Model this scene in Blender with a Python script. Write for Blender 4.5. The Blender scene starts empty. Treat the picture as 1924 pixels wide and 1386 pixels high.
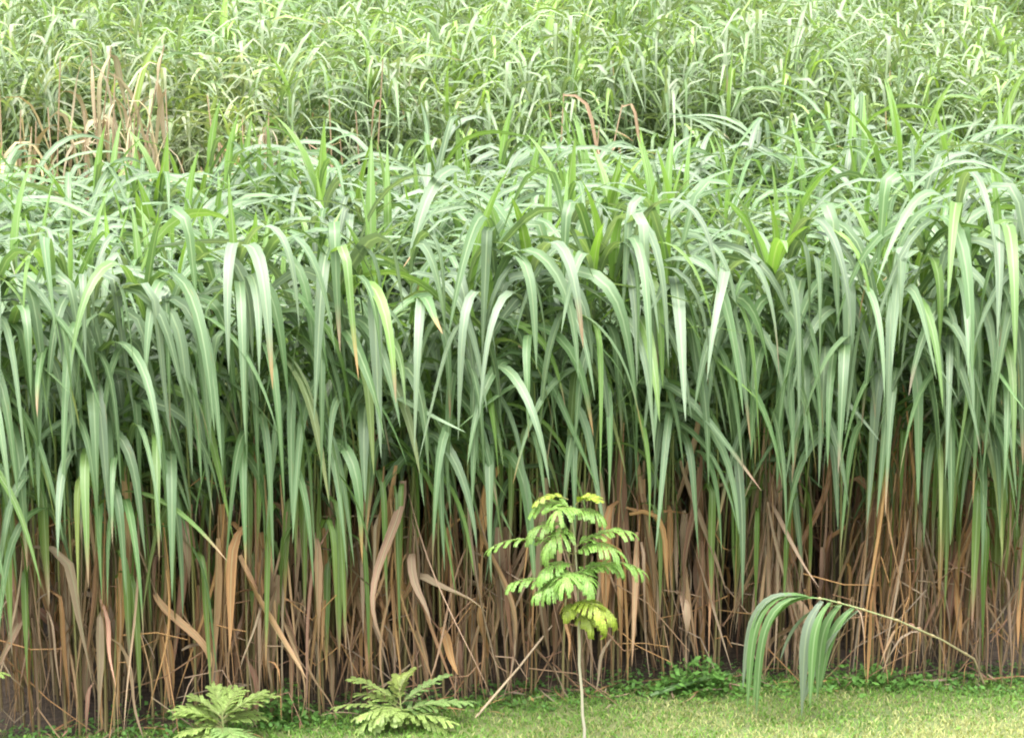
import bpy, math, random
import numpy as np
from mathutils import Vector

# ---------------------------------------------------------------- camera, sky, sun, exposure
S = bpy.context.scene
COL = S.collection
CAM_Z, PITCH, FPX = 7.65, 0.253, 5500.0          # camera height (m), downward pitch (rad), focal length in photo pixels
cam = bpy.data.objects.new("camera", bpy.data.cameras.new("camera"))
COL.objects.link(cam)
cam.data.sensor_width = 36.0
cam.data.lens = 36.0 * FPX / 1924.0
cam.data.clip_start, cam.data.clip_end = 0.1, 2000.0
cam.location = (0, 0, CAM_Z)
cam.rotation_euler = (math.pi / 2 - PITCH, 0, 0)
S.camera = cam

SUN_EL, SUN_AZ = math.radians(76), math.radians(200)     # azimuth clockwise from +Y
w = bpy.data.worlds.new("World")
S.world = w
w.use_nodes = True
nt = w.node_tree
bg = nt.nodes["Background"]
sky = nt.nodes.new("ShaderNodeTexSky")
sky.sky_type = 'NISHITA'
sky.sun_disc = False
sky.sun_elevation, sky.sun_rotation = SUN_EL, SUN_AZ
sky.dust_density, sky.air_density, sky.ozone_density = 4.0, 1.0, 1.0
hs = nt.nodes.new("ShaderNodeHueSaturation")             # overcast: the cloud layer greys the sky
hs.inputs["Saturation"].default_value = 0.25
nt.links.new(sky.outputs[0], hs.inputs["Color"])
nt.links.new(hs.outputs[0], bg.inputs["Color"])
bg.inputs["Strength"].default_value = 0.15
sl = bpy.data.lights.new("sun", 'SUN')
sl.energy, sl.angle, sl.color = 1.4, math.radians(60), (1.0, 0.975, 0.93)
so = bpy.data.objects.new("sun", sl)
COL.objects.link(so)
so.rotation_euler = Vector((-math.sin(SUN_AZ) * math.cos(SUN_EL), -math.cos(SUN_AZ) * math.cos(SUN_EL), -math.sin(SUN_EL))).to_track_quat('-Z', 'Y').to_euler()
S.view_settings.view_transform = 'Standard'
S.view_settings.look = 'None'
S.view_settings.gamma = 1.0
S.view_settings.exposure = 2.22
S.render.engine = 'CYCLES'
S.cycles.max_bounces = 8
S.cycles.diffuse_bounces = 4
S.cycles.transmission_bounces = 6
S.cycles.filter_width = 2.0

R = random.Random(7)
TAU = math.tau
D = math.radians


# ---------------------------------------------------------------- helpers
def uni(a, b): return R.uniform(a, b)
def pick(seq): return seq[R.randrange(len(seq))]


def spot(px, py, Y):
    """world point seen in the photograph at (px, py) whose ground distance is Y"""
    dep = PITCH + (py - 693.0) / FPX
    return ((px - 962.0) / FPX * math.hypot(Y, Y * math.tan(dep)) * math.cos(dep - PITCH), Y, CAM_Z - Y * math.tan(dep))


class MB:
    """collects blades, tubes and leaflets; build() links them as ONE mesh object"""
    def __init__(self):
        self.v, self.f, self.uv, self.c, self.n = [], [], [], [], 0

    def add(self, v, f, uv, c):
        self.v.append(v); self.f.append(f + self.n); self.uv.append(uv); self.c.append(c)
        self.n += len(v)

    def arrays(self):
        return tuple(np.concatenate(x) for x in (self.v, self.f, self.uv, self.c))

    def mesh(self, name, mat, org=(0, 0, 0)):
        v, f, uv, c = self.arrays()
        return mesh_from(name, mat, v - np.array(org), f, uv, c)

    def build(self, name, mat, parent=None, org=(0, 0, 0)):
        if not self.v: return None
        return link(name, self.mesh(name, mat, org), parent)


def mesh_from(name, mat, v, f, uv, c):
    me = bpy.data.meshes.new(name)
    nf = len(f)
    me.vertices.add(len(v)); me.vertices.foreach_set("co", np.ascontiguousarray(v, dtype=np.float32).ravel())
    me.loops.add(nf * 4); me.loops.foreach_set("vertex_index", f.astype(np.int32).ravel())
    me.polygons.add(nf)
    me.polygons.foreach_set("loop_start", np.arange(0, nf * 4, 4, dtype=np.int32))
    me.polygons.foreach_set("use_smooth", np.ones(nf, dtype=bool))
    me.update(calc_edges=True)
    u = me.uv_layers.new(name="UVMap")
    u.data.foreach_set("uv", uv[f.ravel()].astype(np.float32).ravel())
    a = me.color_attributes.new("leaf_colour", 'FLOAT_COLOR', 'POINT')
    a.data.foreach_set("color", np.concatenate([c, np.ones((len(c), 1))], 1).astype(np.float32).ravel())
    me.materials.append(mat)
    return me


def link(name, me, parent=None, loc=None):
    o = bpy.data.objects.new(name, me)
    COL.objects.link(o)
    if parent: o.parent = parent
    if loc is not None: o.location = loc
    return o


def thing(name, label, cat, loc=(0, 0, 0), group=None, rz=0.0):
    o = link(name, None, None, loc)
    o.empty_display_size = 0.1
    o.rotation_euler = (0, 0, rz)
    return tag(o, label, cat, group)


def tag(o, label, cat, group=None, kind=None):
    if label: o["label"] = label
    if cat: o["category"] = cat
    if group: o["group"] = group
    if kind: o["kind"] = kind
    return o


def strap(n, closed=False, m=3):
    k = np.arange(n - 1)[:, None] * m
    j = np.arange(m - 1)[None, :]
    a = (k + j).ravel()
    return np.stack([a, a + 1, a + m + 1, a + m], 1)


FACES = {n: strap(n) for n in range(3, 40)}


def blade(mb, p0, az, el0, el1, L, W, c0, c1=None, sb=0.35, pw=2.0, azc=0.0, tw0=0.0, tw1=0.0, n=12, fold=0.10,
          tip=None, tipat=0.8, basew=0.45, wavy=0.0):
    """one leaf blade: rises at el0, bends over to el1 and tapers to a point"""
    s = np.linspace(0, 1, n)
    el = el0 + (el1 - el0) * (1 - np.exp(-(s / sb) ** pw))
    a = az + azc * s
    if wavy:
        ph = uni(0, TAU)
        a = a + wavy * np.sin(s * 7 + ph); el = el + wavy * .5 * np.sin(s * 9 + ph * 2)
    T = np.stack([np.cos(el) * np.cos(a), np.cos(el) * np.sin(a), np.sin(el)], 1)
    step = T[:-1] * (L / (n - 1))
    P = np.concatenate([np.zeros((1, 3)), np.cumsum(step, 0)]) + np.array(p0)
    B0 = np.stack([-np.sin(a), np.cos(a), np.zeros(n)], 1)
    N0 = np.cross(T, B0)
    th = (tw0 + tw1 * s)[:, None]
    B = np.cos(th) * B0 + np.sin(th) * N0
    N = -np.sin(th) * B0 + np.cos(th) * N0
    prof = np.minimum(basew + (1 - basew) * np.minimum(s / 0.25, 1), np.clip((1 - s) / 0.55, 0, 1) ** 0.75)
    wd = (W * np.maximum(prof, 0.02))[:, None]
    v = np.empty((n, 3, 3))
    v[:, 0] = P - B * wd / 2 + N * wd * fold
    v[:, 1] = P
    v[:, 2] = P + B * wd / 2 + N * wd * fold
    uv = np.empty((n, 3, 2))
    uv[:, :, 0] = np.array([0, .5, 1]); uv[:, :, 1] = (s * L)[:, None] + uni(0, 40)
    c0 = np.array(c0); c1 = c0 if c1 is None else np.array(c1)
    col = c0 + (c1 - c0) * s[:, None]
    if tip is not None:
        k = np.clip((s - tipat) / (1.001 - tipat), 0, 1)[:, None]
        col = col + (np.array(tip) - col) * np.minimum(k * 1.5, 1)
    mb.add(v.reshape(-1, 3), FACES[n], uv.reshape(-1, 2), np.repeat(col, 3, 0))


def tube(mb, pts, rad, c0, c1=None, m=6):
    P = np.array(pts, dtype=float); n = len(P)
    T = np.gradient(P, axis=0); T /= np.linalg.norm(T, axis=1)[:, None]
    ref = np.array([0.31, 0.95, 0.05])
    A = np.cross(T, ref); A /= np.linalg.norm(A, axis=1)[:, None]
    Bv = np.cross(T, A)
    r = np.linspace(rad[0], rad[1], n) if len(rad) == 2 else np.array(rad)
    t = np.linspace(0, TAU, m + 1)
    v = P[:, None] + r[:, None, None] * (np.cos(t)[None, :, None] * A[:, None] + np.sin(t)[None, :, None] * Bv[:, None])
    uv = np.empty((n, m + 1, 2)); uv[:, :, 0] = t / TAU; uv[:, :, 1] = np.linspace(0, 2, n)[:, None]
    c0 = np.array(c0); c1 = c0 if c1 is None else np.array(c1)
    col = np.repeat(c0 + (c1 - c0) * np.linspace(0, 1, n)[:, None], m + 1, 0)
    mb.add(v.reshape(-1, 3), strap(n, m=m + 1), uv.reshape(-1, 2), col)


# ---------------------------------------------------------------- materials
def mat_new(name):
    m = bpy.data.materials.new(name)
    m.use_nodes = True
    return m, m.node_tree, m.node_tree.nodes["Principled BSDF"], m.node_tree.nodes["Material Output"]


def mixc(nt, typ, fac, a, b):
    n = nt.nodes.new("ShaderNodeMix"); n.data_type = 'RGBA'; n.blend_type = typ
    for k, x in ((0, fac), (6, a), (7, b)):
        if hasattr(x, "is_output"): nt.links.new(x, n.inputs[k])
        else: n.inputs[k].default_value = x if k == 0 else (*x, 1)
    return n.outputs[2]


def mrange(nt, x, a, b, c, d):
    n = nt.nodes.new("ShaderNodeMapRange")
    nt.links.new(x, n.inputs[0])
    for k, v in enumerate((a, b, c, d)): n.inputs[k + 1].default_value = v
    return n.outputs[0]


def leaf_material(name, rough, spec, trans, rib, vein=0.25, tcol=(1.18, 1.2, 0.5), blotch=None, bl=(0.55, 0.75, 0.6)):
    m, nt, pb, out = mat_new(name)
    at = nt.nodes.new("ShaderNodeAttribute"); at.attribute_name = "leaf_colour"
    uvn = nt.nodes.new("ShaderNodeUVMap")
    sp = nt.nodes.new("ShaderNodeSeparateXYZ"); nt.links.new(uvn.outputs[0], sp.inputs[0])
    mp = nt.nodes.new("ShaderNodeMapping"); mp.inputs["Scale"].default_value = (22, 1.2, 1)
    nt.links.new(uvn.outputs[0], mp.inputs[0])
    nz = nt.nodes.new("ShaderNodeTexNoise"); nz.inputs["Scale"].default_value = 1.0; nz.inputs["Detail"].default_value = 3
    nt.links.new(mp.outputs[0], nz.inputs[0])
    v = mrange(nt, nz.outputs[0], 0.3, 0.7, 1 - vein, 1 + vein)
    oi = nt.nodes.new("ShaderNodeObjectInfo")
    rnd = mrange(nt, oi.outputs["Random"], 0, 1, 0.88, 1.12)
    mu = nt.nodes.new("ShaderNodeMath"); mu.operation = 'MULTIPLY'
    nt.links.new(v, mu.inputs[0]); nt.links.new(rnd, mu.inputs[1])
    vm = nt.nodes.new("ShaderNodeVectorMath"); vm.operation = 'SCALE'
    nt.links.new(at.outputs["Color"], vm.inputs[0]); nt.links.new(mu.outputs[0], vm.inputs["Scale"])
    c = vm.outputs[0]
    if rib:
        ab = nt.nodes.new("ShaderNodeMath"); ab.operation = 'SUBTRACT'; ab.inputs[1].default_value = 0.5
        nt.links.new(sp.outputs[0], ab.inputs[0])
        a2 = nt.nodes.new("ShaderNodeMath"); a2.operation = 'ABSOLUTE'; nt.links.new(ab.outputs[0], a2.inputs[0])
        rf = mrange(nt, a2.outputs[0], 0.035, 0.085, rib, 0.0)
        c = mixc(nt, 'MIX', rf, c, (0.42, 0.52, 0.30))
    if blotch:
        n2 = nt.nodes.new("ShaderNodeTexNoise"); n2.inputs["Scale"].default_value = 9.0; n2.inputs["Detail"].default_value = 4
        m2 = nt.nodes.new("ShaderNodeMapping"); m2.inputs["Scale"].default_value = (1.0, 0.6, 1)
        nt.links.new(uvn.outputs[0], m2.inputs[0]); nt.links.new(m2.outputs[0], n2.inputs[0])
        c = mixc(nt, 'MIX', mrange(nt, n2.outputs[0], bl[0], bl[1], 0, bl[2]), c, blotch)
    nt.links.new(c, pb.inputs["Base Color"])
    pb.inputs["Roughness"].default_value = rough
    pb.inputs["Specular IOR Level"].default_value = spec
    bp = nt.nodes.new("ShaderNodeBump"); bp.inputs["Strength"].default_value = 0.25; bp.inputs["Distance"].default_value = 0.004
    nt.links.new(nz.outputs[0], bp.inputs["Height"]); nt.links.new(bp.outputs[0], pb.inputs["Normal"])
    if trans:
        tr = nt.nodes.new("ShaderNodeBsdfTranslucent")
        nt.links.new(mixc(nt, 'MULTIPLY', 1.0, c, tcol), tr.inputs[0])
        mx = nt.nodes.new("ShaderNodeMixShader"); mx.inputs[0].default_value = trans
        nt.links.new(pb.outputs[0], mx.inputs[1]); nt.links.new(tr.outputs[0], mx.inputs[2])
        nt.links.new(mx.outputs[0], out.inputs["Surface"])
    return m


M_LEAF = leaf_material("green_blade", 0.48, 0.62, 0.34, 0.42, blotch=(0.24, 0.19, 0.08), bl=(0.62, 0.72, 0.55))
M_DRY = leaf_material("dry_blade", 0.75, 0.25, 0.18, 0.25, 0.4, (1.15, 0.95, 0.6), (0.16, 0.10, 0.06))
M_CANE = leaf_material("cane_skin", 0.5, 0.4, 0.0, 0.0, 0.3)
M_FROND = leaf_material("leaflet", 0.45, 0.5, 0.36, 0.0, 0.15, (1.3, 1.3, 0.4))
M_BARK = leaf_material("young_bark", 0.8, 0.2, 0.0, 0.0, 0.35)
M_TURF = leaf_material("turf_blade", 0.6, 0.3, 0.3, 0.0, 0.2)
M_WEED = leaf_material("weed_leaf", 0.5, 0.4, 0.35, 0.0, 0.2)


def ground_material(name, cols, scale):
    m, nt, pb, out = mat_new(name)
    tc = nt.nodes.new("ShaderNodeTexCoord")
    n1 = nt.nodes.new("ShaderNodeTexNoise"); n1.inputs["Scale"].default_value = scale; n1.inputs["Detail"].default_value = 6
    n2 = nt.nodes.new("ShaderNodeTexNoise"); n2.inputs["Scale"].default_value = scale * 14; n2.inputs["Detail"].default_value = 5
    for n in (n1, n2): nt.links.new(tc.outputs["Object"], n.inputs[0])
    c = mixc(nt, 'MIX', mrange(nt, n1.outputs[0], 0.35, 0.65, 0, 1), cols[0], cols[1])
    c = mixc(nt, 'MIX', mrange(nt, n2.outputs[0], 0.45, 0.65, 0, 0.8), c, cols[2])
    nt.links.new(c, pb.inputs["Base Color"])
    pb.inputs["Roughness"].default_value = 0.95
    bp = nt.nodes.new("ShaderNodeBump"); bp.inputs["Strength"].default_value = 0.8; bp.inputs["Distance"].default_value = 0.03
    nt.links.new(n2.outputs[0], bp.inputs["Height"]); nt.links.new(bp.outputs[0], pb.inputs["Normal"])
    return m


M_SOIL = ground_material("field_soil", ((0.05, 0.036, 0.026), (0.085, 0.06, 0.04), (0.12, 0.085, 0.055)), 1.2)
M_LAWN = ground_material("lawn_ground", ((0.09, 0.13, 0.04), (0.17, 0.19, 0.07), (0.13, 0.14, 0.06)), 1.1)


# ---------------------------------------------------------------- the setting: ground, lawn
FRONT_X = [-9, -3.2, -1.3, -0.2, 0.9, 1.6, 3.4, 9]
FRONT_Y = [18.9, 19.22, 19.65, 19.98, 20.2, 20.42, 20.36, 20.6]
def front(x): return float(np.interp(x, FRONT_X, FRONT_Y))


def flat(name, mat, xy, z):
    me = bpy.data.meshes.new(name)
    me.from_pydata([(x, y, z) for x, y in xy], [], [tuple(range(len(xy)))])
    me.materials.append(mat)
    return tag(link(name, me), None, None, kind="structure")


flat("ground", M_SOIL, [(-400, -200), (400, -200), (400, 800), (-400, 800)], 0.0)
edge = [(x, front(x) - 0.12 + 0.05 * math.sin(x * 5)) for x in np.linspace(40, -40, 161)]
flat("lawn", M_LAWN, [(-40, -60), (40, -60)] + edge, 0.004)

# ---------------------------------------------------------------- tall grass
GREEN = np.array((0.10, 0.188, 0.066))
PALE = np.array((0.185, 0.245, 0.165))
FRESH = np.array((0.185, 0.32, 0.055))
YELLOW = np.array((0.33, 0.32, 0.10))
TANS = [np.array(c) for c in ((0.31, 0.20, 0.12), (0.36, 0.25, 0.17), (0.27, 0.155, 0.09), (0.33, 0.25, 0.165), (0.40, 0.22, 0.10), (0.24, 0.18, 0.13), (0.30, 0.165, 0.115), (0.44, 0.25, 0.11))]


def green(inner_shade=0.0):
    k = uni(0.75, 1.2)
    c = GREEN + (PALE - GREEN) * R.random() * (1 - .75 * inner_shade)  # lower blades less pale: interior shade put into the green, beside leaf ageing
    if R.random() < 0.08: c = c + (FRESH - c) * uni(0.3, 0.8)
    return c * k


def curve_pts(base, top, sag, n=9):
    b, t = np.array(base, float), np.array(top, float)
    s = np.linspace(0, 1, n)[:, None]
    return b + (t - b) * np.concatenate([s ** 1.6, s ** 1.6, s], 1) + np.array(sag) * np.sin(s * math.pi)


def at(P, h):
    k = h * (len(P) - 1); i = min(int(k), len(P) - 2)
    return P[i] + (P[i + 1] - P[i]) * (k - i)


def shoot(leaf, cane, dry, base, top, phi, nleaf=10, limp=1.0, bias=None, lo=0.38, fresh=2, scale=1.0, lmin=1.0, lmax=1.6, n=12, spread=0.8,
          ndry=5, wide=1.0, freshlen=1.0):
    """a cane with two ranks of arching blades, rolled young leaves in the heart and dry blades low down"""
    P = curve_pts(base, top, (uni(-.03, .03), uni(-.03, .03), 0))
    H = top[2] - base[2]
    tube(cane, P, (0.011, 0.006), (0.20, 0.15, 0.07), (0.16, 0.24, 0.07), 5)
    for i in range(nleaf):
        h = 1 - (1 - lo) * ((i + uni(-.3, .3)) / nleaf) ** 1.15 if i else 0.99
        h = min(max(h, lo), 0.995)
        az = phi + math.pi * (i % 2) + R.gauss(0, spread)
        if bias is not None and R.random() < bias[1]:
            az = bias[0] + R.gauss(0, bias[2])
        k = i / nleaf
        L = uni(lmin, lmax) * scale * (1 - 0.15 * k)
        el0 = D(uni(50, 76) - 26 * k)
        el1 = D(-86 + uni(0, 10)) if R.random() < limp else D(uni(-70, -5))
        tip = pick(TANS) if R.random() < (.22 if k > .5 else .08) else None
        kink = R.random() < .10
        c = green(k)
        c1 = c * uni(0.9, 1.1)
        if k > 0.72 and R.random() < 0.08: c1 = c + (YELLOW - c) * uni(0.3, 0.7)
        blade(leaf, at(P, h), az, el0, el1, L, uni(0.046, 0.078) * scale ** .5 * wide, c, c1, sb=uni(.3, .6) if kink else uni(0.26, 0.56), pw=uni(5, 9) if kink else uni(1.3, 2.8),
              azc=R.gauss(0, .25), tw0=R.gauss(0, .25), tw1=R.gauss(0, .9), n=n, tip=tip, tipat=uni(.75, .93), wavy=uni(0, .07))
    for i in range(fresh):
        c = FRESH * uni(0.75, 1.15) * (1, 1, uni(.8, 1.6))
        blade(leaf, at(P, 0.97), uni(0, TAU), D(uni(76, 89)), D(uni(20, 70)), (uni(0.45, 0.95) if R.random() < .7 else uni(.8, 1.05)) * scale * freshlen, uni(0.05, 0.07) if R.random() < .6 else uni(.075, .1), c, c * 1.05,
              sb=uni(.6, 1.0), tw0=uni(-1.4, 1.4), tw1=uni(-.6, .6), n=8, fold=0.3, basew=.7)
    for i in range(ndry):
        h = uni(0.2, 0.55)
        dry_blade(dry, at(P, h), H)
    return P


def dry_blade(mb, p, H, az=None, L=None):
    c = pick(TANS) * uni(0.6, 1.15)
    az = uni(0, TAU) if az is None else az
    stick = R.random() < 0.10
    L = L or min(uni(0.55, 1.4), max(p[2] * 1.04, 0.25))
    blade(mb, p, az, D(uni(-55, 35)), D(uni(-50, 10)) if stick else D(uni(-89, -78)), L * (0.7 if stick else 1), uni(0.014, 0.034) if R.random() < .7 else uni(.04, .085), c, c * uni(.75, 1.2),
          sb=uni(.07, .2), pw=2, azc=R.gauss(0, .5), tw0=R.gauss(0, .8), tw1=R.gauss(0, 1.6), n=9, fold=uni(0, .35), wavy=uni(0.05, .25))


def bend_last(mb, n, amp):
    """lets the blade added last sway sideways in a slow curve"""
    v = mb.v[-1].reshape(n, 3, 3); t = np.linspace(0, 1, n)
    a, ph = uni(0, TAU), uni(0, 2)
    k = amp * (np.sin(t * uni(2, 5) + ph) - math.sin(ph))
    v[:, :, 0] += (k * math.cos(a))[:, None]; v[:, :, 1] += (k * math.sin(a) * .6)[:, None]


def front_clump(x, ytop_px, label, nshoot=3, comb=0.0, limp=0.95, bright=0, dryn=54, lean=0.0, xspread=0.105, yellowing=0.0):
    """a clump of the field's front edge, every cane a part with its own leaf fan"""
    y = front(x) + uni(0.0, 0.12)
    Y = y
    dep = PITCH + (ytop_px - 693) / FPX
    H = CAM_Z - Y * math.tan(dep)
    root = thing("tall_grass_clump", label, "grass clump", (x, y, 0), "clumps along the front edge of the tall grass")
    thatch = MB()
    for s in range(nshoot):
        bx, by = R.gauss(0, xspread * .7), uni(-.06, .18)
        h = H - (0.0 if s == 0 else uni(0.05, 0.75))
        tx = lean + R.gauss(0, .06) if s == 0 else bx + R.gauss(0, xspread)
        ty = uni(-.16, .05)
        lf, cn, dr = MB(), MB(), MB()
        fr = (bright if s == 0 else 0) + (1 if R.random() < .6 else 0)
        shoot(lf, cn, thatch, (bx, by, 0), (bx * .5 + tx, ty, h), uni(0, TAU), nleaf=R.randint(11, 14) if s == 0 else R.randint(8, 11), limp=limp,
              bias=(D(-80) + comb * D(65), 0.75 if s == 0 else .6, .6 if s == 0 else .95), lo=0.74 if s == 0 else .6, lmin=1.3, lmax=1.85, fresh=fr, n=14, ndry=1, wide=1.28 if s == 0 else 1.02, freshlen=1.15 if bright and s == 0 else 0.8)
        c = cn.build("cane", M_CANE, root)
        lf.build("leaf_fan", M_LEAF, c)
        # green blades hanging low around the cane, yellowing and dying towards their tips
    low = MB()
    nb = max(1, int(round(dryn / 24)))
    ragged = uni(-.3, .35)
    for b in range(nb):
        bx, by = (b - (nb - 1) / 2) * xspread * 1.15 + R.gauss(0, .035), uni(-.16, .10)
        zt = uni(1.6, 2.3) + ragged * .5
        for i in range(pick((0, 0, 2, 4, 6))):
            # a tight bundle of old blades hanging along the cane, green above, yellow then brown below
            p = (bx + R.gauss(0, .028), by + R.gauss(0, .03), zt - uni(0, .7))
            c = np.array((.115, .205, .045)) * uni(.75, 1.25)
            t = pick(TANS) * uni(.7, 1.1)
            blade(low, p, D(-90) + R.gauss(0, 1.2), D(uni(20, 60)), D(uni(-89, -85)), min(uni(.9, 1.35), p[2] * .98), uni(.03, .062), c, c + (YELLOW * .6 - c) * uni(0, .7),
                  sb=uni(.08, .16), tw0=R.gauss(0, .5), tw1=R.gauss(0, .8), n=13, tip=t if R.random() < .75 else None, tipat=uni(.5, .85), fold=.2, wavy=.06)
        zs = uni(1.35, 2.1) + ragged
        hue = pick(TANS)
        for i in range(R.randint(9, 15)):
            p = (bx + R.gauss(0, .036), by + R.gauss(0, .045), zs * uni(.45, 1.05))
            c = (pick(TANS) + hue) * .5 * uni(.5, 1.2)
            wide_ = R.random() < .22
            e = D(-90) + D(abs(R.gauss(0, 5 if R.random() < .75 else 16)))
            blade(thatch, p, uni(0, TAU), e, e, p[2] * (uni(.55, .85) if wide_ else uni(.9, 1.03)), uni(.04, .085) if wide_ else uni(.009, .028), c, c * uni(.75, 1.15),
                  tw0=uni(-1.2, 1.2), tw1=R.gauss(0, 1.2), n=13, fold=uni(.1, .4), wavy=0, basew=.5)
            bend_last(thatch, 13, uni(.02, .09) if R.random() < .7 else uni(.1, .2))
    for i in range(dryn // 6):
        p = (R.gauss(0, xspread * 1.1), uni(-.16, .2), uni(0.35, 1.65) ** .9)
        dry_blade(thatch, p, H)
    for i in range(R.randint(2, 5)):
        a = (R.gauss(0, .12), uni(-.2, .05), uni(.15, 1.2)); k = uni(.3, .75); g = R.gauss(0, 1)
        tube(thatch, [a, (a[0] + k * .5 * math.sin(g) + .02, a[1] - uni(0, .1), a[2] + k * .5 * uni(-1, .3)), (a[0] + k * math.sin(g), a[1] - uni(0, .2), max(.02, a[2] + k * uni(-1, .2)))],
             (.006, .003), pick(TANS), None, 4)
    low.build("hanging_foliage", M_LEAF, root)
    thatch.build("dry_thatch", M_DRY, root)
    return root


# front edge, left to right: photo x, photo y of the heart of its top fan, look
FRONTS = [
    (-95, 560, "tall grass clump cut off by the left edge of the view", dict(comb=.5)),
    (5, 500, "tall grass clump at the far left end of the front row, blades hanging straight", dict(comb=.3)),
    (85, 560, "tall grass clump second from the left end of the front row", dict(comb=.1)),
    (172, 610, "tall grass clump with broad pale blades hanging low, left of the bushy shrub", dict(comb=.35, nshoot=4)),
    (262, 560, "tall grass clump just right of the one with broad low hanging blades at left", dict(comb=.5, nshoot=3)),
    (345, 530, "tall grass clump over the dark gap just left of the leafy shrub by the lawn", dict(comb=.6, nshoot=2, dryn=12)),
    (428, 500, "tall grass clump standing directly behind the bushy shrub at lower left", dict(comb=.5)),
    (497, 480, "tall grass clump with long blades arching right, behind the lower left shrub", dict(comb=.8)),
    (595, 500, "tall grass clump over thick brown thatch, just left of the low spreading shrub", dict(comb=.2, dryn=70)),
    (690, 600, "tall grass clump with a bright upright leaf above the low spreading shrub", dict(comb=.5, bright=3)),
    (765, 470, "tall grass clump standing directly behind the low spreading shrub", dict(comb=.4, dryn=56)),
    (868, 525, "tall grass clump left of the sapling, above the foot of the dry stick", dict(comb=.8, bright=1)),
    (925, 450, "tall grass clump behind the leaning dry stick", dict(comb=.7)),
    (1010, 500, "tall grass clump directly left of the sapling trunk", dict(comb=.4)),
    (1085, 470, "tall grass clump directly behind the sapling", dict(comb=.7)),
    (1180, 500, "tall grass clump with straight hanging blades right of the sapling", dict(comb=.0, dryn=60)),
    (1255, 500, "tall grass clump with dense brown thatch left of the green weed tuft", dict(comb=.3, dryn=64)),
    (1345, 560, "shorter tall grass clump behind the dark green weed tuft", dict(comb=.5, nshoot=2, dryn=12)),
    (1440, 515, "tall grass clump with broad straight blades behind the bent over cane's tip", dict(comb=.0)),
    (1500, 450, "tall grass clump rising behind the arch of the bent over cane", dict(comb=.4, bright=1)),
    (1580, 520, "tall grass clump right above the drooping leaves of the bent over cane", dict(comb=-.2, nshoot=2, dryn=12)),
    (1675, 545, "tall grass clump with a wide fan drooping both ways at right", dict(comb=0, nshoot=4, bright=1)),
    (1735, 440, "tall grass clump directly right of the wide drooping fan", dict(comb=.2, dryn=64)),
    (1805, 420, "tall grass clump with a high fan, third from the right end", dict(comb=.2, dryn=64)),
    (1880, 470, "last whole tall grass clump at the right end of the front row", dict(comb=.1)),
    (1965, 450, "tall grass clump cut off by the right edge of the view", dict(comb=-.2)),
]
for px, py, lab, kw in FRONTS:
    Yg = front((px - 962) / FPX * 20)
    front_clump((px - 962) / FPX * Yg * 1.03, py, lab, **kw)


# ---- clumps behind: prototypes, then copies
def proto_parts(height, nshoot, nleaf, limp, n, ndry, scale=1.0, wide=.8, fresh=1):
    lf, cn, th = MB(), MB(), MB()
    for s in range(nshoot):
        b = (R.gauss(0, .12), R.gauss(0, .12), 0)
        h = height * uni(.8, 1.0)
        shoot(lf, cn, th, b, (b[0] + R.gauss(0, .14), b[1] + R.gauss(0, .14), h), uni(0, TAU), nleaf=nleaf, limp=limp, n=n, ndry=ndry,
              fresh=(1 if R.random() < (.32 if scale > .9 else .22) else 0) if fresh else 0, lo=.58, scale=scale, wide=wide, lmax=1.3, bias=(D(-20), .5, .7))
    for i in range(2):
        dry_blade(th, (R.gauss(0, .14), R.gauss(0, .14), uni(.4, height * .6)), height)
    return lf, cn, th


PROTO = []
for k in range(10):
    lf, cn, th = proto_parts(uni(3.0, 3.25), R.randint(6, 7), 13, 0.3, 10, 1)
    PROTO.append((cn.mesh("cane", M_CANE), lf.mesh("foliage", M_LEAF), th.mesh("dry_thatch", M_DRY), (lf, cn, th)))


def clump_copy(k, x, y, rz, sc, label, group, name="tall_grass_clump"):
    root = thing(name, label, "grass clump", (x, y, 0), group, rz)
    root.scale = (sc, sc, sc)
    cn, lf, th, _ = PROTO[k]
    link("cane", cn, root); link("foliage", lf, root); link("dry_thatch", th, root)
    return root


MIDS = "tall grass clumps crowded behind the front row"
row_y = 0.72
r = 0
while row_y < 5.0:
    half = (20.5 + row_y) * 0.182 + 0.35
    nx = int(half * 2 / 0.42)
    for i in range(nx):
        x = -half + (i + 0.5 + uni(-.3, .3)) * (2 * half / nx) 
        y = front(x) + row_y + uni(-.14, .14)
        if r < 2 and (min(abs(x - g) for g in (-2.3, -.98, -.35, 1.36, 2.2)) < .17 or R.random() < .15): continue
        sc = uni(.9, 1.04) * (0.98 + 0.02 * math.sin(x * 1.7 + row_y)) * (0.96 if r == 0 else 1)
        lab = "green tall grass clump in the second row, right behind the front clumps" if r == 0 else "green tall grass clump crowded among others in the nearer stand"
        clump_copy(R.randrange(10), x, y, R.gauss(0, .7), sc, lab, MIDS if r else "second row of tall grass clumps")
    row_y += 0.42
    r += 1


# ---- the farther stand and the lower belt between: one mass
def mass(name, spots, protos, mat_by):
    vs, fs, us, cs, n = [], [], [], [], 0
    for (x, y, rz, sx, sz, k, tint) in spots:
        v, f, uv, c = protos[k]
        cr, sr = math.cos(rz), math.sin(rz)
        q = np.empty_like(v)
        q[:, 0] = (v[:, 0] * cr - v[:, 1] * sr) * sx + x
        q[:, 1] = (v[:, 0] * sr + v[:, 1] * cr) * sx + y
        q[:, 2] = v[:, 2] * sz
        vs.append(q); fs.append(f + n); us.append(uv); cs.append(c * tint); n += len(v)
    return link(name, mesh_from(name, mat_by, np.concatenate(vs), np.concatenate(fs), np.concatenate(us), np.concatenate(cs)))


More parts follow.
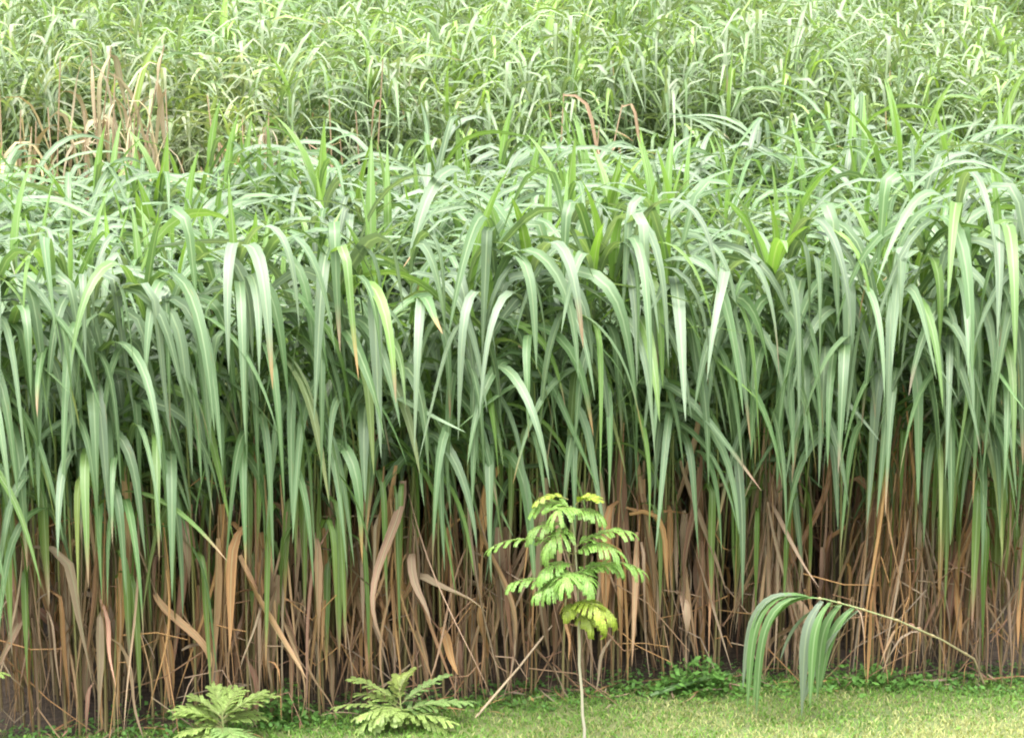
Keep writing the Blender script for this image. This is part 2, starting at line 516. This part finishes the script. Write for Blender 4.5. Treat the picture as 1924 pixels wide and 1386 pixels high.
FAR = []
for k in range(8):
    a, b, c = proto_parts(3.25, 7, 14, 0.45, 8, 2, 0.74, .62)
    FAR.append(a.arrays())
spots = []
y = 25.7
while y < 40:
    half = y * 0.182 + 0.8
    low = y < 27.2
    step = 0.42 if low else 0.46
    nx = int(2 * half / step)
    for i in range(nx):
        x = -half + (i + .5 + uni(-.4, .4)) * 2 * half / nx
        yy = y + uni(-.2, .2)
        if low:
            d = 0.5 + 0.5 * math.sin(x * 1.3 + 0.6) * math.cos(yy * 1.1)
            sz = uni(.3, .46) + .3 * (x > -1.0) + .1 * d
            if R.random() < (.25 if x > -1.4 else .55): continue
        else:
            sz = uni(1.02, 1.15) + .05 * math.sin(x * 1.1)
        t = np.array((1, 1, 1)) * uni(.85, 1.15)
        if low: t = t * np.array((1.3, 1.12, .95))
        if not low: t = t * np.array((1.2, 1.1, 1.05))
        if not low and yy < 29.5 and x < -.9 and R.random() < .5: t = t * np.array((1.3, 1.12, 1.2)); sz = sz * uni(.85, 1.0)
        spots.append((x, yy, R.gauss(0, .8), uni(.8, 1.0) if low else 1.0, sz, R.randrange(8), t))
    y += step
o = mass("tall_grass", spots, FAR, M_LEAF)
tag(o, "farther stand of tall green grass filling the upper part of the view", "tall grass", kind="stuff")


def dead_clump(px, Y, h, label, n=40, wide=1.0, spreadx=.22, hue=None):
    x = (px - 962) / FPX * Y * 1.02
    root = thing("dead_grass_clump", label, "grass clump", (x, Y, 0), "dead brown grass clumps between the two stands")
    cn, th = MB(), MB()
    for s in range(5):
        b = (R.gauss(0, .12), R.gauss(0, .1), 0)
        P = curve_pts(b, (b[0] + R.gauss(0, .25), b[1] + uni(-.3, .1), h * uni(.75, 1)), (0, 0, 0))
        tube(cn, P, (.012, .006), (.3, .2, .12), (.36, .26, .16), 5)
        for i in range(n // 5):
            c = pick(TANS) * uni(.75, 1.2)
            if hue is not None: c = c * .15 + np.array(hue) * uni(.6, 1.0)
            blade(th, at(P, uni(.55, 1)), uni(0, TAU), D(uni(-60, 25)), D(uni(-89, -70)), uni(.5, 1.2), uni(.014, .05) * wide, c, c * uni(.8, 1.2),
                  sb=uni(.08, .25), azc=R.gauss(0, .3), tw0=R.gauss(0, .6), tw1=R.gauss(0, 1), n=9, fold=.15)
    cn.build("cane", M_CANE, root); th.build("dead_foliage", M_DRY, root)


dead_clump(15, 26.4, 3.85, "dry yellowish grass clump cut off by the left edge, near the top", 46, .9, hue=(.44, .38, .20))
dead_clump(92, 26.3, 3.95, "collapsed dead grass clump with broad tan leaves near the upper left corner", 60, 1.4, hue=(.40, .365, .21))
dead_clump(205, 26.3, 4.0, "pale dead grass clump with pinkish brown leaves in the upper left", 56, 1.1, hue=(.42, .36, .24))
dead_clump(310, 26.1, 3.65, "thin yellowish tan dead grass clump between the pale and the reddish dead clumps", 60, 1.0, hue=(.42, .37, .21))
dead_clump(520, 26.0, 3.45, "sparse grey tan dead grass clump right of the reddish dead clump", 24, .8, hue=(.40, .35, .25))
dead_clump(432, 26.7, 3.55, "small reddish brown dead grass clump hanging in the upper left third", 16, .8, hue=(.36, .18, .10))
dead_clump(690, 27.0, 3.8, "thin pinkish dead grass clump near the top, left of middle", 12, .7, hue=(.4, .26, .17))
dead_clump(1085, 25.9, 3.55, "brown dead grass clump in the hollow at upper middle", 30, .8, hue=(.34, .23, .15))
dead_clump(1235, 25.6, 3.2, "dead grass clump with grey tan leaves right of the upper middle hollow", 14, 1.0, hue=(.36, .30, .26))


# ---------------------------------------------------------------- sapling and shrubs with feathery leaves
def frond(mb, p0, az, el, L, droop, npin=5, pl=0.13, c=(0.22, 0.36, 0.06), sag=1.0, leaf=0.019):
    """a twice divided leaf: rachis, paired pinnae, paired leaflets"""
    c = np.array(c)
    n = npin * 2 + 3
    s = np.linspace(0, 1, n)
    e = el - droop * s ** 1.3
    T = np.stack([np.cos(e) * math.cos(az), np.cos(e) * math.sin(az), np.sin(e)], 1)
    P = np.concatenate([np.zeros((1, 3)), np.cumsum(T[:-1] * (L / (n - 1)), 0)]) + np.array(p0)
    tube(mb, P, (.004, .0018), (.30, .28, .12), c, 4)
    for i in range(npin * 2 + 1):
        endp = i == npin * 2
        q = P[min(3 + (i // 2) * 2 - (0 if i // 2 < npin else 0), n - 1)] if not endp else P[-1]
        sd = -1 if i % 2 else 1
        k = (i // 2) / npin
        paz = az + (0 if endp else sd * D(uni(52, 80) - 25 * k))
        pel = e[min(3 + (i // 2) * 2, n - 1)] + D(uni(-8, 14))
        Lp = pl * (1 - 0.35 * abs(k - .35)) * uni(.85, 1.12)
        m = 22
        t = np.linspace(0, 1, m)
        pe = pel - sag * D(60) * t
        PT = np.stack([np.cos(pe) * math.cos(paz), np.cos(pe) * math.sin(paz), np.sin(pe)], 1)
        PP = np.concatenate([np.zeros((1, 3)), np.cumsum(PT[:-1] * (Lp / (m - 1)), 0)]) + q
        tube(mb, PP[::2], (.0022, .001), (.3, .32, .12), c, 3)
        kc = c * uni(.78, 1.12)
        for j in range(1, m):
            side = np.array([-math.sin(paz), math.cos(paz), 0.0])
            for sg in (-1, 1):
                ll = leaf * uni(.85, 1.2) * 1.0 * (1 if j < m - 2 else .75)
                d = side * sg * .92 + PT[j] * .38 + np.array([0, 0, uni(-.55, .05) * sag])
                d /= np.linalg.norm(d)
                wv = PT[j] * ll * .29
                o = PP[j]
                v = np.array([o, o + d * ll * .5 - wv, o + d * ll, o + d * ll * .5 + wv])
                cc = kc * uni(.75, 1.2)
                mb.add(v, np.array([[0, 1, 2, 3]]), np.array([[0, 0], [0, 1], [1, 1], [1, 0]], float), np.repeat(cc[None], 4, 0))


LIME = (0.225, 0.385, 0.085)
GLIME = (0.235, 0.41, 0.095)
YLIME = (0.34, 0.43, 0.06)
sx, sy, _ = spot(1097, 1400, 19.05)
sap = thing("sapling", "slender young sapling with tiers of feathery lime leaves on the lawn edge", "sapling", (sx, sy, 0))
tz = lambda py: spot(0, py, 19.05)[2]
SC = 19.7 / FPX                                  # metres per photo pixel at the sapling
tp = [(0, 0, -0.03), (.004, 0, .15), (-.010, 0, .25), (-.016, 0, .42), (-.036, 0, .62), (-.034, 0, .75), (-.04, .01, .9), (-.05, 0, 1.2), (-.07, 0, 1.5), (-.10, .01, 1.76)]
mb = MB(); tube(mb, tp, (.0125, .006), (.42, .38, .30), (.34, .33, .18), 8); mb.build("trunk", M_BARK, sap)


def sapling_frond(px, py, az, el, L, droop, c, npin=5, pl=.13, sag=1.0, label=None, stalk=0):
    z = tz(py); x = (px - 1097) * SC
    f = MB()
    frond(f, (x, 0.0, z), az + R.gauss(0, .12), el + R.gauss(0, .08), L * uni(.88, 1.06), droop * uni(.8, 1.1), npin + 3, pl * uni(.85, 1.1), c, sag * uni(.6, 1.1), .018)
    o = f.build("frond", M_FROND, sap)
    if label: o["label"] = label


for a in [
    (1064, 938, D(185), D(35), .24, D(70), YLIME, 2, .06, .6), (1078, 948, D(-10), D(40), .20, D(60), YLIME, 3, .08, .3),
    (1072, 960, D(190), D(40), .26, D(75), LIME, 5, .14), (1074, 962, D(-30), D(30), .20, D(70), LIME, 4, .13), (1068, 957, D(-100), D(30), .18, D(70), LIME, 4, .15),
    (1072, 1000, D(200), D(40), .32, D(85), LIME, 5, .15), (1072, 1000, D(235), D(30), .3, D(80), LIME, 5, .15),
    (1072, 1040, D(183), D(28), .58, D(65), LIME, 5, .10), (1074, 1060, D(215), D(30), .32, D(75), GLIME, 5, .13),
    (1076, 1030, D(-12), D(38), .42, D(60), LIME, 6, .14), (1076, 1040, D(-25), D(35), .36, D(60), GLIME, 5, .14),
    (1076, 1080, D(-110), D(38), .3, D(85), GLIME, 6, .16), (1076, 1085, D(220), D(30), .3, D(80), GLIME, 5, .15), (1078, 1080, D(-60), D(38), .24, D(85), GLIME, 5, .15),
    (1078, 1090, D(-8), D(38), .50, D(78), GLIME, 6, .13), (1078, 1080, D(10), D(38), .40, D(70), GLIME, 5, .13),
    (1076, 1110, D(190), D(28), .48, D(62), GLIME, 6, .13), (1076, 1105, D(205), D(25), .36, D(60), GLIME, 5, .13),
    (1080, 1132, D(-20), D(15), .36, D(85), YLIME, 5, .12, 1.3, "yellowing frond drooping low on the trunk"),
    (1080, 1130, D(-62), D(22), .34, D(105), YLIME, 5, .12, 1.3, "short yellow frond hanging at the trunk"),
    (1086, 1150, D(-25), D(5), .26, D(80), YLIME, 4, .10, 1.3, "yellowing frond drooping low on the trunk"),
    (1086, 1152, D(-55), D(0), .22, D(80), YLIME, 4, .10, 1.3, "short yellow frond hanging at the trunk"),
    (1079, 1134, D(-120), D(20), .16, D(80), YLIME, 3, .09, 1.2, "short yellow frond hanging at the trunk"),
]:
    sapling_frond(*a)


def shrub(label, px, py, Y, size, fr, name="shrub"):
    x, y, _ = spot(px, py, Y)
    root = thing(name, label, "shrub", (x, y, 0))
    st = MB(); tube(st, [(0, 0, -.02), (.01, .0, size * .35), (0, 0, size * .7)], (.008, .004), (.22, .26, .10), (.25, .3, .1), 6)
    st.build("stem", M_BARK, root)
    for (az, el, L, droop, z, c, pl) in fr:
        for q in range(1 if R.random() < .4 else 2):
            f = MB(); frond(f, (0, 0, z * uni(.8, 1.15)), D(az + q * uni(-26, 26)), D(el + q * uni(-18, 10)), L * uni(.8, 1.1), D(droop + uni(-10, 12)), 9, pl * uni(.6, .85), c, uni(.2, .6), .016)
            f.build("frond", M_FROND, root)


SH1, SH2 = (.36, .48, .15), (.30, .45, .16)
shrub("bushy young shrub with feathery pale leaves at the lower left lawn edge", 418, 1392, 19.08, .42, [
    (175, 28, .36, 25, .16, SH1, .12), (160, 36, .30, 25, .2, SH1, .11), (200, 10, .34, 35, .13, SH1, .12), (110, 50, .24, 30, .24, SH1, .11), (60, 50, .27, 25, .25, SH1, .12),
    (15, 34, .38, 20, .22, SH1, .13), (-15, 8, .32, 35, .12, SH2, .14), (-60, 15, .24, 45, .14, SH2, .13), (-120, 15, .24, 45, .14, SH1, .12), (30, 25, .3, 30, .2, SH1, .12)])
shrub("low spreading young shrub with feathery leaves beside the dry stick", 752, 1362, 19.4, .36, [
    (178, 22, .42, 30, .14, SH1, .12), (165, 35, .36, 30, .18, SH1, .12), (200, 5, .34, 45, .14, SH1, .13), (80, 50, .20, 40, .26, (.34, .42, .12), .055), (50, 55, .22, 40, .28, (.34, .42, .12), .055), (120, 50, .18, 40, .26, (.34, .42, .12), .055),
    (0, 20, .44, 15, .14, SH2, .13), (-15, 8, .38, 30, .12, SH1, .13), (18, 34, .40, 25, .18, SH2, .11), (-100, 12, .15, 50, .15, SH1, .11), (225, 10, .22, 50, .15, SH1, .11)])
shrub("young shrub mostly outside the left edge, only its leaf tips showing", -92, 1392, 19.05, .75, [
    (0, 22, .36, 40, .48, SH1, .12), (5, 15, .34, 45, .2, SH1, .12), (170, 20, .36, 40, .4, SH1, .12), (-60, 20, .3, 50, .4, SH2, .12), (90, 40, .3, 40, .5, SH1, .12), (215, 25, .34, 40, .3, SH1, .12)])

# ---------------------------------------------------------------- bent cane, stick, fallen blade
bx, by, _ = spot(1790, 1278, 20.3)
bent = thing("bent_cane", "green grass cane bent over the lawn, its leaves drooping from the arch", "grass cane", (bx, by, 0))
def rel(px, py, Y):
    p = spot(px, py, Y); return np.array((p[0] - bx, p[1] - by, p[2]))
ctrl = [rel(1852, 1268, 20.25) * (1, 1, 0), rel(1830, 1235, 20.1), rel(1770, 1200, 19.9), rel(1690, 1165, 19.75), rel(1610, 1140, 19.6), rel(1550, 1124, 19.55), rel(1505, 1119, 19.5)]
P = np.array(ctrl)
cn = MB(); tube(cn, P, (.009, .0045), (.36, .27, .16), (.22, .32, .12), 6); cn.build("cane", M_CANE, bent)
lf = MB()
def bl(px, py, Y, az, el0, el1, L, W, c, **k): blade(lf, rel(px, py, Y), D(az), D(el0), D(el1), L, W, c, tw0=k.get('tw', 0), tw1=k.get('t1', .3), sb=k.get('sb', .33), pw=k.get('pw', 1.5), n=16, fold=.12)
G2 = np.array((.13, .25, .08))
bl(1515, 1119, 19.5, 186, 12, -88, 1.10, .075, G2, t1=-1.5, sb=.25)
bl(1520, 1120, 19.5, 200, 6, -88, 1.08, .07, G2 * .8, t1=-1.1, sb=.25)
bl(1500, 1119, 19.48, 176, 8, -86, .92, .07, PALE, t1=-1.4, sb=.27)
bl(1575, 1136, 19.55, 185, -4, -80, .62, .05, PALE, sb=.5, tw=.4, t1=1)
bl(1545, 1128, 19.55, 215, -40, -89, .88, .075, PALE, sb=.2, tw=-.3, t1=-1.2)
bl(1580, 1134, 19.57, 205, -40, -88, .74, .07, G2 * .9, sb=.25, tw=-.3, t1=-1.2)
bl(1605, 1140, 19.6, 200, -35, -84, .66, .065, G2, sb=.35, tw=-.3, t1=-1.0)
bl(1530, 1122, 19.5, 190, 0, -86, 1.0, .07, G2 * 1.1, t1=-.9, sb=.3)
bl(1560, 1131, 19.52, 225, -30, -88, .8, .07, G2, sb=.22, tw=.2, t1=-.8)
bl(1614, 1146, 19.6, 195, -30, -76, .78, .085, PALE, sb=.4, tw=.2, t1=-1.6)
lf.build("leaf_fan", M_LEAF, bent)
dr = MB()
for i in range(14):
    p = at(P, uni(.12, .72)); c = pick(TANS) * uni(.8, 1.3)
    blade(dr, p, uni(0, TAU), D(uni(-70, 30)), D(uni(-89, -60)), min(uni(.2, .6), max(p[2], .1)), uni(.010, .03), c, sb=.2, tw0=uni(-1, 1), tw1=uni(-1, 1), n=8, wavy=.15)
for h in (.2, .36, .5, .63, .75, .86):
    q = at(P, h); q2 = at(P, h + .02); tube(dr, [q, (q + q2) / 2, q2], (.008, .0125, .008), (.34, .27, .14), None, 6)
dr.build("dry_foliage", M_DRY, bent)

x0 = spot(893, 1343, 19.62); x1 = spot(1045, 1165, 20.1)
st = MB(); tube(st, [(0, 0, 0), ((x1[0] - x0[0]) * .5 + .012, (x1[1] - x0[1]) * .5, x1[2] * .5), (x1[0] - x0[0], x1[1] - x0[1], x1[2])], (.010, .007), (.42, .32, .2), (.36, .27, .18), 6)
o = st.build("dry_stick", M_CANE); o.location = (x0[0], x0[1], 0.006)
tag(o, "straight dry brown stick leaning from the lawn into the grass beside the sapling", "stick")

x0 = spot(1222, 1298, 20.0)
st = MB(); blade(st, (0, 0, 0.03), D(12), D(16), D(2), .66, .05, G2 * .8, n=12, sb=.7, tw0=.5, tw1=-.3)
o = st.build("fallen_blade", M_LEAF); o.location = (x0[0], x0[1], 0.0)
tag(o, "single long green grass blade lying across the weeds right of the sapling", "grass blade")


# ---------------------------------------------------------------- lawn turf and weeds
rs = np.random.RandomState(3)
def scatter(n, xr, yr, keep):
    x = rs.uniform(*xr, n); y = rs.uniform(*yr, n)
    k = keep(x, y)
    return x[k], y[k]


def grass_mesh(x, y, hgt, wid, cols, lean):
    n = len(x)
    az = rs.uniform(0, TAU, n); h = hgt * rs.uniform(.5, 1.3, n); ln = lean * rs.uniform(.2, 1.2, n)
    d = np.stack([np.cos(az), np.sin(az), np.zeros(n)], 1)
    f2 = rs.uniform(0, TAU, n); sd = np.stack([np.cos(f2), np.sin(f2), np.zeros(n)], 1) * (wid * rs.uniform(.6, 1.3, n))[:, None]
    b = np.stack([x, y, np.zeros(n)], 1)
    up = np.array([0, 0, 1.0])
    m1 = b + d * (ln * h * .35)[:, None] + up * (h * .6)[:, None]
    t = b + d * (ln * h)[:, None] + up * (h * np.maximum(1 - .3 * ln, .12))[:, None]
    v = np.stack([b - sd, b + sd, m1 + sd * .8, m1 - sd * .8, t + sd * .12, t - sd * .12], 1)
    f = np.array([[0, 1, 2, 3], [3, 2, 4, 5]])[None] + (np.arange(n) * 6)[:, None, None]
    c = np.repeat(cols[:, None], 6, 1)
    return v.reshape(-1, 3), f.reshape(-1, 4), np.zeros((n * 6, 2)) + rs.uniform(0, 9, (n, 1)).repeat(6, 0), c.reshape(-1, 3)


fy = lambda x: np.interp(x, FRONT_X, FRONT_Y)
x, y = scatter(90000, (-4.6, 4.8), (17.4, 20.7), lambda x, y: y < fy(x) + .05)
dist = fy(x) - y
straw = np.clip(0.06 + .45 * np.clip((dist - .3) / .9, 0, 1) * np.clip(.5 + x * .35, .15, 1.6) + .25 * np.sin(x * 3.1 + 1) * np.sin(y * 4.3 + x) + .12 * (x > .5), 0.05, .85)
isst = rs.rand(len(x)) < straw
ca = np.array([.15, .285, .05]) * rs.uniform(.7, 1.25, (len(x), 1)) * np.array([1, 1, 1])
cb = np.array([.36, .37, .15]) * rs.uniform(.75, 1.2, (len(x), 1))
cols = np.where(isst[:, None], cb, ca)
o = link("lawn_grass", mesh_from("lawn_grass", M_TURF, *grass_mesh(x, y, .042, .0042, cols, 1.1)))
tag(o, "short mown lawn grass, green and straw coloured", "grass", kind="stuff")


lit = MB()
for i in range(170):
    lx = uni(-4, 4.2); ly = front(lx) + .1 - abs(R.gauss(0, .22))
    c = pick(TANS) * uni(.7, 1.3)
    blade(lit, (lx, ly, uni(.02, .05)), uni(0, TAU), D(uni(-3, 12)), D(uni(-8, 3)), uni(.08, .4), uni(.006, .02), c, azc=R.gauss(0, .6), tw0=uni(-.4, .4), n=6)
o = lit.build("leaf_litter", M_DRY)
tag(o, "dry fallen grass leaves scattered on the lawn's edge", "leaf litter", kind="stuff")


def weed_mesh(x, y, zmax, size, base):
    n = len(x)
    z = zmax * rs.rand(n) ** 1.4 + .01
    az = rs.uniform(0, TAU, n); el = rs.uniform(-.5, .7, n)
    d = np.stack([np.cos(az) * np.cos(el), np.sin(az) * np.cos(el), np.sin(el)], 1)
    s = np.cross(d, np.array([0, 0, 1.0])); s /= np.linalg.norm(s, axis=1)[:, None]
    s = s + np.array([0, 0, 1]) * rs.uniform(-.5, .5, (n, 1))
    L = (size * rs.uniform(.4, 1.5, n))[:, None]
    o = np.stack([x, y, z], 1)
    v = np.stack([o, o + d * L * .5 + s * L * .32, o + d * L, o + d * L * .5 - s * L * .32], 1)
    f = (np.arange(n) * 4)[:, None] + np.arange(4)[None]
    c = np.array(base) * rs.uniform(.65, 1.3, (n, 1))
    return v.reshape(-1, 3), f, rs.uniform(0, 9, (n, 1, 2)).repeat(4, 1).reshape(-1, 2), np.repeat(c[:, None], 4, 1).reshape(-1, 3)


x, y = scatter(26000, (-4.2, 4.4), (18.6, 20.9), lambda x, y: (np.abs(y - fy(x) + .0) < .26 + .1 * np.sin(x * 4)) & (rs.rand(len(x)) < .4 + .5 * (np.sin(x * 2.3 + 1) * np.sin(x * 5.1 + 2) > -.4)))
zz = .03 + .13 * (.5 + .5 * np.sin(x * 3.7 + 4)) * np.clip((y - fy(x) + .2) / .3, 0.1, 1)
o = link("weeds", mesh_from("weeds", M_WEED, *weed_mesh(x, y, zz, .038, (.12, .26, .06))))
v2 = weed_mesh(*scatter(5200, (-4.2, 4.4), (18.2, 20.4), lambda x, y: (fy(x) - y > .05) & (rs.rand(len(x)) < np.exp(-(fy(x) - y) / .45))), .05, .034, (.17, .31, .06))
o2 = mesh_from("lawn_weeds", M_WEED, *v2)
tag(link("lawn_weeds", o2), "small bright leafy weeds sprinkled through the lawn's edge", "weeds", kind="stuff")
tag(o, "low broad leaved weeds growing along the foot of the tall grass", "weeds", kind="stuff")


def tuft(px, py, Y, hgt, n, label, wx=.14):
    x0, y0, _ = spot(px, py, Y)
    root = thing("weed_tuft", label, "weed", (x0, y0, 0))
    x = rs.normal(0, wx, n); y = rs.normal(0, .09, n)
    zz = hgt * (.25 + .75 * np.exp(-((x - wx * .3) / wx / .6) ** 2) * rs.uniform(.5, 1, n) + .35 * np.exp(-((x + wx * .8) / wx / .5) ** 2))
    link("foliage", mesh_from("foliage", M_WEED, *weed_mesh(x, y, zz, .05, (.11, .235, .05))), root)
    st = MB()
    for i in range(7):
        a = uni(0, TAU)
        tube(st, [(0, 0, 0), (math.cos(a) * .05, math.sin(a) * .04, hgt * .5), (math.cos(a) * .1, math.sin(a) * .06, hgt * uni(.7, .95))], (.004, .002), (.12, .2, .06), None, 4)
    st.build("stem", M_WEED, root)


tuft(1310, 1285, 20.12, .34, 620, "dark green leafy weed tuft in the gap right of the sapling", .19)
tuft(535, 1350, 19.55, .34, 420, "leafy green weed tuft between the two feathery shrubs", .12)
tuft(1640, 1268, 20.25, .18, 420, "low bright weed tuft under the bent over cane", .22)
